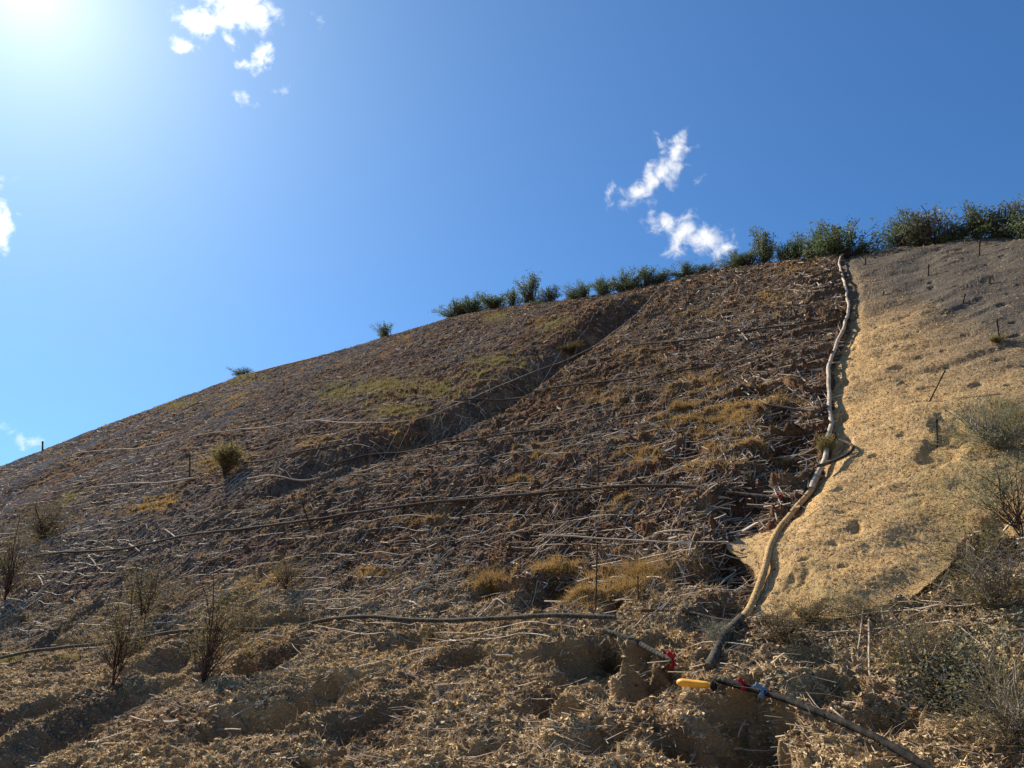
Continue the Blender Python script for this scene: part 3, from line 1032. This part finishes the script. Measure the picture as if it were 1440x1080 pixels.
# ------------------------------------------------------------------ stakes
STK = [  # x, base y, top x, top y, radius, label
    (841, 693, 842, 642, .022, 'dark iron stake standing on the long mid-slope pole'),
    (839, 868, 840, 766, .022, 'tall dark iron stake in the golden grass of the lower slope'),
    (267, 676, 267, 640, .022, 'dark iron stake left of the green-topped bush'),
    (438, 745, 425, 708, .022, 'leaning dark stake at the left part of the long mid-slope pole'),
    (1308, 570, 1329, 521, .026, 'dark stake leaning right, standing in the middle of the mat'),
    (1407, 487, 1402, 450, .026, 'dark stake with a green tuft at its foot near the right edge'),
    (1306, 390, 1306, 372, .024, 'short dark stake standing where the mat turns grey'),
    (1392, 401, 1392, 390, .024, 'tiny dark stake on the grey upper mat towards the right edge'),
    (1355, 430, 1357, 414, .024, 'short bent dark stake below the grey part of the mat'),
    (1378, 362, 1378, 338, .022, 'dark stake standing high on the grey mat just under the crest bushes'),
    (1243, 417, 1243, 410, .024, 'stub of a stake beside the top of the roll on the mat'),
    (1218, 376, 1217, 363, .024, 'short dark stake near the upper left corner of the mat'),
    (897, 848, 897, 810, .02, 'short grey stake right of the tall iron stake in golden grass'),
    (1318, 628, 1317, 590, .03, 'dark stake at the hollow in the mat beside the silver shrub'),
    (60, 635, 60, 621, .03, 'thin stake on the far left skyline'),
    (1130, 884, 1132, 860, .022, 'pale stake under the lower edge of the mat'),
]
for (bx, by, tx, ty, r, lb) in STK:
    p, t_, u_, v_ = at(bx, by)
    d = ray(tx, ty)
    q = np.array([0, 0, EYE]) + d * (t_ - .02) * (np.linalg.norm(p[:2]) / (t_ * np.linalg.norm(ray(bx, by)[:2]))) / 1.0
    # top stands over the base: same horizontal distance
    hd = np.linalg.norm(p[:2])
    q = np.array([0, 0, EYE]) + d * hd / np.linalg.norm(d[:2])
    b = p - (q - p) * .25
    r = max(r * .55, .0009 * t_)
    V_, F_ = tubes(np.array([[b, b + (q - b) * .5 + rng.normal(0, .004, 3), q]]), np.full((1, 3), r), 6)
    st_ = empty('iron_stake', tuple(p), lb, 'stake')
    part('shaft', V_, F_, M_IRON, st_)
    n = (q - p) / np.linalg.norm(q - p)
    V_, F_ = tubes(np.array([[q - n * r * 2.2, q - n * r * .2, q + n * r * .5]]), np.array([[r * 1.12, r * 1.2, r * .7]]), 6)
    part('head', V_, F_, M_IRON, st_)

# ------------------------------------------------------------------ dead branches that can be told apart
HAND = [
    ([(753, 791), (780, 760), (809, 734)], 0, 'bare pale branch slanting up to the long mid-slope pole'),
    ([(845, 766), (857, 752)], 0, 'short pale stick at the top of the tall iron stake'),
    ([(866, 770), (884, 757)], 0, 'short pale stick just right of the tall iron stake'),
    ([(926, 730), (942, 705)], 0, 'pale stick leaning up under the right half of the long pole'),
    ([(938, 780), (947, 748), (957, 726), (964, 712)], 1, 'forked pale branch shaped like a Y below the long pole'),
    ([(971, 793), (978, 765), (985, 744)], 0, 'bare pale branch standing right of the Y-shaped one'),
    ([(870, 735), (877, 723)], 0, 'very short pale stick under the middle of the long pole'),
    ([(844, 715), (851, 701)], 0, 'short stick hanging under the long pole by the upper stake'),
    ([(778, 730), (786, 718), (794, 708)], 0, 'pale stick under the long pole, left of the upper stake'),
    ([(997, 717), (1001, 735), (1003, 754)], 0, 'thin pale upright branch beneath the right end of the long pole'),
    ([(1027, 751), (1031, 725), (1032, 704)], 1, 'pale upright forked branch beneath the right end of the long pole'),
    ([(1060, 742), (1062, 712)], 0, 'stout pale peg under the bend of the long pole'),
    ([(1094, 735), (1089, 712)], 0, 'stout pale peg beside the tip of the mat flap'),
    ([(992, 676), (1003, 664), (1016, 650)], 1, 'curved pale branch above the right end of the long pole'),
    ([(684, 842), (706, 853), (729, 867)], 0, 'white broken branch crossing another low on the slope'),
    ([(658, 884), (702, 849), (742, 827)], 0, 'long thin branch crossing beneath the white broken one'),
    ([(742, 815), (765, 822)], 0, 'short whitish stick at the foot of the golden grass'),
    ([(724, 840), (764, 853)], 0, 'whitish branch pointing right toward the tall stake'),
    ([(907, 880), (942, 853)], 0, 'pale branch leaning up to the right above the red rag'),
    ([(127, 787), (144, 804)], 0, 'bright broken stick at the left end of the long pole'),
    ([(235, 749), (249, 758)], 0, 'bright short stick just above the long pole on the left'),
    ([(182, 766), (198, 777)], 0, 'bright short stick between the long pole and the left flank'),
    ([(55, 812), (62, 824)], 0, 'small bright stick near the left edge of the slope'),
    ([(1357, 786), (1390, 783), (1426, 787)], 0, 'long pale branch lying level at the lower right edge of the mat'),
    ([(1415, 773), (1440, 793), (1460, 812)], 0, 'pale branch slanting out of the picture at the right edge'),
    ([(1166, 896), (1168, 912), (1173, 926)], 0, 'pale crooked peg in the shaded soil under the mat'),
    ([(1240, 857), (1243, 873)], 0, 'small pale peg at the lower edge of the mat'),
    ([(1215, 851), (1210, 885), (1205, 915), (1196, 934), (1179, 940)], 0, 'thin branch hanging in a hook below the mat'),
    ([(1222, 870), (1220, 910), (1222, 950), (1230, 980)], 0, 'long thin branch dangling straight down below the mat'),
    ([(1332, 879), (1355, 892), (1382, 909)], 0, 'dark branch slanting through the bare thicket at lower right'),
    ([(1390, 906), (1415, 897), (1450, 894)], 1, 'pale level branch through the bare thicket near the right edge'),
    ([(1230, 888), (1290, 866), (1350, 850), (1412, 832)], 1, 'long pale branch rising right above the bare thicket'),
    ([(1060, 535), (1085, 545), (1100, 530)], 1, 'curled pale branch left of the roll on the upper slope'),
    ([(1080, 525), (1118, 520), (1135, 545)], 1, 'curved white branch arching left of the roll'),
    ([(1085, 570), (1070, 600)], 0, 'pale upright twig below the curved white branch'),
    ([(1040, 470), (1060, 490)], 0, 'pale twig high on the slope left of the roll'),
    ([(1085, 432), (1110, 437)], 0, 'white twig near the crest left of the roll'),
    ([(1100, 660), (1112, 640), (1118, 625)], 1, 'forked branch leaning on the roll beside the loop hose'),
    ([(1085, 668), (1097, 645)], 1, 'pale forked twig left of the one leaning on the roll'),
    ([(1168, 1000), (1180, 1012), (1200, 1018)], 0, 'thin branch lying beside the dark mottled pipe'),
    ([(300, 915), (340, 902), (372, 886)], 0, 'pale branch under the hump of the lowest pipe'),
    ([(345, 912), (372, 897), (400, 884)], 0, 'second pale branch under the hump, right of the first'),
    ([(560, 893), (585, 905), (625, 913)], 0, 'dark branch running down under the lowest pipe'),
    ([(910, 870), (890, 890)], 0, 'small stick above the short ribbed pipe end'),
    ([(1000, 870), (1012, 850), (1035, 830)], 1, 'branch reaching up to the lower mat edge beside the roll'),
    ([(930, 868), (950, 845)], 0, 'thin stick leaning up left of the ribbed sleeve'),
    ([(1075, 905), (1100, 885), (1120, 868)], 1, 'grey forked branch right of the ribbed sleeve'),
]
for i, (pts, fork, lb) in enumerate(HAND):
    P = on_ground(pts, .07, .06, .15)
    t_ = np.linalg.norm(P.mean(0))
    r = max(.011, .0011 * t_) * rng.uniform(.85, 1.25)
    V_, F_ = path_mesh(P, r, 6, 0, .55, .02)
    if fork:
        for q in (.45, .7):
            b = P[int(len(P) * q)]
            d = P[-1] - P[0]
            L = np.linalg.norm(d)
            d = d / L
            sgn = 1 if q == .45 else -1
            e = b + (d * .8 + sgn * (.6 * UD) + .3 * NRM) * L * .32
            mid_ = (b + e) / 2 + rng.normal(0, .02, 3)
            v2, f2 = tubes(np.array([[b, mid_, e]]), np.array([[r * .7, r * .55, r * .35]]), 6)
            F_ = np.vstack([F_, f2 + len(V_)])
            V_ = np.vstack([V_, v2])
    tag(mesh_np('dead_branch', V_, F_, M_TWIG), lb, 'branch')


# ------------------------------------------------------------------ bushes
def bush_parts(kind, sd):
    """unit bush (height 1, width about 1): stem tubes, leaf quads"""
    rg = np.random.default_rng(sd)
    paths, rad, lc = [], [], []
    #        stems, shoots, leaves per shoot, leaf size, crown bottom, clump radius, lean of stems
    ns, na, nl, ls, zb, cr, ln = dict(crest=(7, 75, 44, .042, .02, .065, .45), tall=(4, 64, 42, .042, .08, .06, .25), airy=(3, 80, 26, .027, .30, .085, .28),
                                      dome=(8, 95, 40, .045, .42, .055, .5), thicket=(12, 150, 26, .028, .06, .07, .9))[kind]
    K = 7
    t = np.linspace(0, 1, K)[:, None]
    stems = []
    for i in range(ns):
        a = rg.uniform(0, 2 * pi)
        h = rg.uniform(.55, .9) if i else .93
        end = np.array([cos(a) * ln * rg.uniform(.3, 1) * .5, sin(a) * ln * rg.uniform(.3, 1) * .5, h])
        P = t * end + rg.normal(0, .02, (K, 3)) * t * [1, 1, .3] + np.sin(t * pi) * np.array([cos(a + 1), sin(a + 1), 0]) * .05 * rg.normal()
        stems.append(P)
        paths.append(P)
        rad.append(np.linspace(.017, .005, K) * (.55 if kind in ('airy', 'thicket') else 1))
    # lopsided crown made of a few lobes
    sl = .24 if kind == 'airy' else .18
    lobes = [(rg.normal(0, sl), rg.normal(0, sl), rg.uniform(zb + .12, .74), rg.uniform(.14, .30)) for _ in range(8)] + [(0, 0, .78, .20)]
    for i in range(na):
        l = lobes[rg.integers(len(lobes))]
        d = rg.normal(size=3)
        d /= np.linalg.norm(d)
        A = np.array(l[:3]) + d * l[3] * rg.uniform(.4, 1.1) * [1, 1, .9]
        A[2] = min(max(A[2], zb), 1.0)
        if kind == 'thicket':
            A = np.array([rg.normal(0, .27), rg.normal(0, .27), rg.uniform(.1, 1) ** 1.3])
        S = stems[rg.integers(ns)]
        j = int(np.clip(A[2] * (rg.uniform(.3, .75) if kind != 'airy' else rg.uniform(.4, .7)) * (K - 1), 0, K - 2))
        s0 = S[j]
        P = s0 + (A - s0) * t + np.sin(t * pi) * np.array([0, 0, 1]) * rg.uniform(-.02, .09) + rg.normal(0, .012, (K, 3)) * np.sin(t * pi)
        paths.append(P)
        rad.append(np.linspace(.0065, .0022, K) * (.42 if kind == 'airy' else .55 if kind == 'thicket' else 1))
        m = int(nl * rg.uniform(.3, 1.7)) + 1
        w = rg.uniform(.45, 1.08, m)[:, None]
        lc.append(s0 + (A - s0) * w + np.sin(w * pi) * np.array([0, 0, .03]) + rg.normal(0, cr * .55, (m, 3)))
    lc = np.vstack(lc)
    lc = lc[lc[:, 2] > .02]
    sv, sf = tubes(np.array(paths), np.array(rad), 4, closed=False)
    lv, lf = leaves(lc, ls, rg, .7, 2.3 if kind != 'airy' else 3.0)
    return sv, sf, lv, lf


def build_bush(name, kind, sd, leafm, stemm, label, cat, group=None):
    e = empty(name, (0, 0, 0), label, cat, group)
    sv, sf, lv, lf = bush_parts(kind, sd)
    mesh_np('stems', sv, sf, stemm, e)
    mesh_np('foliage', lv, lf, leafm, e, smooth=False)
    return e


def copy_thing(src, label):
    c = src.copy()
    COL.objects.link(c)
    c['label'] = label
    for ch in src.children:
        d = ch.copy()
        COL.objects.link(d)
        d.parent = c
    return c


def put(o, px, py, hpx, wpx, back=.25, rz=None, lean=0):
    u_, v_, t_ = pick(px, py + 1)
    v_ += back
    p = P3(np.array([u_]), np.array([v_]), surf(u_, v_) - .04)[0]
    h = hpx * t_ / FPX / cos(PITCH * .5)
    w = wpx * t_ / FPX
    o.location = tuple(p)
    o.rotation_euler = (0, lean, rng.uniform(0, 6.28) if rz is None else rz)
    o.scale = (w / .95, w / .95, h)
    o.location.z -= 0.0


CREST = [(546, 468, 27, 34), (645, 436, 24, 30), (668, 432, 26, 30), (692, 428, 30, 32), (716, 424, 34, 28), (745, 420, 38, 28), (772, 418, 38, 36),
         (800, 414, 28, 32), (825, 411, 28, 28), (850, 409, 34, 36), (880, 404, 32, 36), (908, 399, 38, 30), (935, 392, 30, 30), (960, 384, 22, 34),
         (990, 375, 20, 30), (1030, 368, 34, 32), (1052, 366, 28, 30), (1075, 363, 52, 38), (1098, 360, 34, 30), (1116, 358, 54, 36), (1136, 356, 40, 30),
         (1152, 355, 60, 28), (1172, 352, 42, 26), (1192, 350, 58, 46), (1216, 346, 28, 28), (1258, 341, 36, 40), (1284, 337, 44, 46), (1308, 334, 58, 50),
         (1336, 331, 42, 42), (1376, 326, 46, 46), (1402, 323, 56, 46), (1430, 320, 60, 52), (1465, 318, 62, 54)]
SPOTS = ['lone dark bush standing by itself low on the skyline', 'leftmost bush of the long row on the crest', 'small bush second from the left in the crest row',
         'low bush third from the left in the crest row', 'dark bush before the first gap of the crest row', 'upright dark bush just after the first gap of the crest row', 'broad dark bush with pointed shoots left of mid crest',
         'low dark bush in the dip at mid crest', 'low dark bush right of the dip at mid crest', 'broad dark bush at mid crest', 'dark bush just left of the gully head', 'taller dark bush right at the gully head',
         'dark bush just right of the gully head', 'flat bush below the lower cloud', 'lowest bush in the row, below the right end of the cloud', 'dark bush at the foot of the lower cloud', 'small dark bush right of the lower cloud',
         'tall airy dark bush right of the lower cloud', 'short bush between two tall ones right of the cloud', 'tall pointed bush in the middle of the tall group', 'short dark bush left of the narrow tall one', 'narrow tallest bush left of the roll top',
         'short dark bush between the narrow tall one and the roll top', 'broad airy bush directly above the top of the roll', 'tiny bush in the gap right of the roll top', 'low pale green bush at the left end of the right-hand clump',
         'rounded green bush left of the peak of the right-hand clump', 'tallest green bush with a pointed top above the grey mat', 'low green bush right of the pointed one above the grey mat', 'greyish bush left of the corner group at the right edge',
         'tall grey-green bush near the right edge of the crest', 'biggest bush at the right edge of the skyline', 'bush standing half outside the right edge on the crest']
protos = {}
for i, (x, y, h, w) in enumerate(CREST):
    kd = 'tall' if (h > 50 and w < 40) else 'crest'
    green = x > 1240
    key = (kd, i % 4 if kd == 'crest' else i % 2, green)
    if key not in protos:
        o = protos[key] = build_bush('crest_bush', kd, 100 + len(protos), M_GREYLEAF if (green and i % 3 == 0) else M_CREST, M_STEM, SPOTS[i], 'bush', 'bushes along the crest')
    else:
        o = copy_thing(protos[key], SPOTS[i])
    kh, kw = rng.choice([.75, .95, 1.1, 1.3]), rng.choice([1.3, 1.6, 2.0, 2.4])
    if i in (0, 24, 25):          # the lone bush and the two beside the gap stay small
        kh, kw = 1.0, 1.2
    put(o, x + (rng.uniform(-5, 5) if i not in (24, 25) else (-6, 8)[i - 24]), y, h * kh, w * kw, back=.1)
    o.location.z -= .16 * o.scale[2]
    o.scale[2] *= 1.14

SHR = [  # x, base y, h, w, kind, leaf, stem, name, label
    (270, 968, 165, 150, 'airy', M_OLIVE, M_STEM, 'shrub', 'tall airy olive shrub with a dark reddish stem standing over the lowest pipe'),
    (157, 962, 130, 105, 'airy', M_OLIVE, M_STEM, 'shrub', 'slim airy shrub left of the tall reddish-stemmed one'),
    (200, 880, 90, 110, 'airy', M_OLIVE, M_STEM, 'shrub', 'faint airy shrub above the lowest pipe at left'),
    (400, 835, 56, 80, 'airy', M_OLIVE, M_STEM, 'shrub', 'low airy olive shrub above the hump of the lowest pipe'),
    (315, 672, 56, 60, 'dome', M_GRASSG, M_STEM, 'shrub', 'domed bush with a bright green top on the left flank'),
    (4, 850, 105, 90, 'airy', M_OLIVE, M_STEM, 'shrub', 'dark grey-green thicket at the left edge of the picture'),
    (60, 760, 50, 70, 'thicket', M_OLIVE, M_STEM, 'shrub', 'low dark thicket higher up near the left edge'),
    (1160, 642, 46, 38, 'dome', M_GRASSG, M_STEM, 'shrub', 'round olive-green tuft bush pressed against the roll'),
    (1405, 640, 70, 110, 'thicket', M_SAGE, M_PALESTEM, 'shrub', 'silver-leaved shrub spreading over the mat at the right edge'),
    (1440, 760, 130, 120, 'airy', M_SAGE, M_STEM, 'shrub', 'silver-leaved shrub rising at the right edge below the spreading one'),
    (1390, 960, 170, 230, 'thicket', M_SAGE, M_PALESTEM, 'shrub', 'large bare grey thicket in the lower right corner'),
    (1290, 925, 90, 130, 'thicket', M_OLIVE, M_PALESTEM, 'shrub', 'low bare thicket of thin twigs under the lower edge of the mat'),
    (1400, 860, 90, 130, 'thicket', M_OLIVE, M_PALESTEM, 'shrub', 'olive leafy thicket between the mat and the grey thicket'),
    (928, 968, 60, 70, 'thicket', M_GREYLEAF, M_PALESTEM, 'shrub', 'small silver weed bush around the red rag and yellow tube'),
    (1010, 915, 40, 50, 'thicket', M_GREYLEAF, M_PALESTEM, 'shrub', 'small silver weed left of the ribbed sleeve'),
    (1100, 900, 50, 90, 'thicket', M_OLIVE, M_STEM, 'shrub', 'low dark weed right of the ribbed sleeve'),
    (800, 500, 20, 40, 'dome', M_OLIVE, M_STEM, 'shrub', 'small brown bush at the edge of the upper gully'),
    (343, 522, 16, 34, 'crest', M_CREST, M_STEM, 'shrub', 'tiny bush on the sloping left skyline'),
    (1405, 489, 14, 22, 'dome', M_GRASSG, M_STEM, 'shrub', 'little green tuft at the foot of the stake near the right edge'),
    (1135, 868, 34, 80, 'thicket', M_OLIVE, M_STEM, 'shrub', 'low weed at the left end of the mat edge'),
    (1215, 862, 36, 90, 'thicket', M_OLIVE, M_PALESTEM, 'shrub', 'low weed covering the middle of the lower mat edge'),
    (1330, 815, 50, 100, 'thicket', M_OLIVE, M_PALESTEM, 'shrub', 'olive weed climbing onto the lower mat edge at right'),
    (1262, 1000, 60, 120, 'thicket', M_OLIVE, M_PALESTEM, 'shrub', 'bare twiggy weed above the dark mottled pipe'),
    (1420, 1050, 90, 160, 'thicket', M_OLIVE, M_PALESTEM, 'shrub', 'dark thicket cut by the bottom right corner of the picture'),
    (1180, 975, 50, 70, 'thicket', M_OLIVE, M_STEM, 'shrub', 'small weed in the dark hollow right of the blue rag'),
    (600, 895, 30, 40, 'airy', M_OLIVE, M_STEM, 'shrub', 'small weed touching the lowest pipe in the middle'),
    (840, 905, 50, 70, 'thicket', M_OLIVE, M_STEM, 'shrub', 'dry weed hiding the right end of the lowest pipe'),
]
for i, (x, y, h, w, kd, lm, sm, nm, lb) in enumerate(SHR):
    o = build_bush(nm, kd, 300 + i, lm, sm, lb, 'shrub')
    put(o, x, y, h, w, back=0)


# ------------------------------------------------------------------ small things
def blob(path, rad, sides=12):
    return tubes(np.array([path]), np.array([rad]), sides)


cmid, t_, u_, v_ = at(984, 972)
cmid = cmid + NRM * .26 - np.array([0, 0, .10])
hl = 23 * t_ / FPX
e_ = empty('yellow_tube', tuple(cmid), 'bright yellow plastic tube lying at the foot of the roll', 'tube')
ax = UD * .97 + np.array([0, 0, -.06])
tt = np.linspace(-1, 1, 15)
V_, F_ = blob(cmid + ax * hl * tt[:, None], .044 * np.clip(1.05 - np.abs(tt) ** 6 * .65, .1, 1) * (.85 + .15 * tt * -1))
part('tube_body', V_, F_, M_YEL, e_)
V_, F_ = blob(cmid + ax * hl * np.linspace(.96, 1.25, 4)[:, None], [.035, .055, .055, .04])
part('dark_end', V_, F_, M_BLACK, e_)


def rag(px, py, wpx, hpx, mt, label, cat='rag'):
    """hangs from the pipe that passes nearest to this pixel of the photo"""
    d_ = ray(px, py)
    A_ = np.vstack(PATHS) - np.array([0, 0, EYE])
    c_ = (A_ @ d_) / np.linalg.norm(A_, axis=1)
    p = np.vstack(PATHS)[np.argmax(c_)]
    t_ = np.linalg.norm(p)
    w, h = wpx * t_ / FPX, hpx * t_ / FPX
    p = p + NRM * .06 - np.array([0, 0, h * .75])
    n = 9
    a, b = np.meshgrid(np.linspace(-.5, .5, n), np.linspace(0, 1, n))
    off = .25 * np.sin(a * 11 + b * 3) + .2 * np.sin(b * 9 + a * 4)
    ww = w * (.75 + .35 * np.sin(b * 7 + 1))
    X = p + (a * ww)[..., None] * UD + (b * h)[..., None] * np.array([0, 0, 1]) + (off * w * .8)[..., None] * NRM + (.3 * w * np.sin(b * 5))[..., None] * UD
    back = X + np.array([-.3, -.4, 0]) * -.015
    idr = np.arange(n * n).reshape(n, n)
    F1 = np.stack([idr[:-1, :-1], idr[:-1, 1:], idr[1:, 1:], idr[1:, :-1]], -1).reshape(-1, 4)
    rim = list(idr[0, :]) + list(idr[1:, -1]) + list(idr[-1, -2::-1]) + list(idr[-2:0:-1, 0])
    F2 = F1[:, ::-1] + n * n
    F3 = np.array([[rim[i], rim[i - 1], rim[i - 1] + n * n, rim[i] + n * n] for i in range(len(rim))])
    tag(mesh_np('rag', np.vstack([X.reshape(-1, 3), back.reshape(-1, 3)]), np.vstack([F1, F2, F3]), mt), label, cat)


rag(956, 921, 10, 20, M_RED, 'crimson rag hanging from the short ribbed pipe end')
rag(1047, 985, 9, 13, M_RED, 'red scrap on the dark mottled pipe right of the yellow tube')
rag(1079, 984, 15, 13, M_BLUE, 'blue scrap wrapped on the dark mottled pipe')
rag(1096, 701, 7, 5, M_RED, 'small red tie on the right end of the long mid-slope pole')
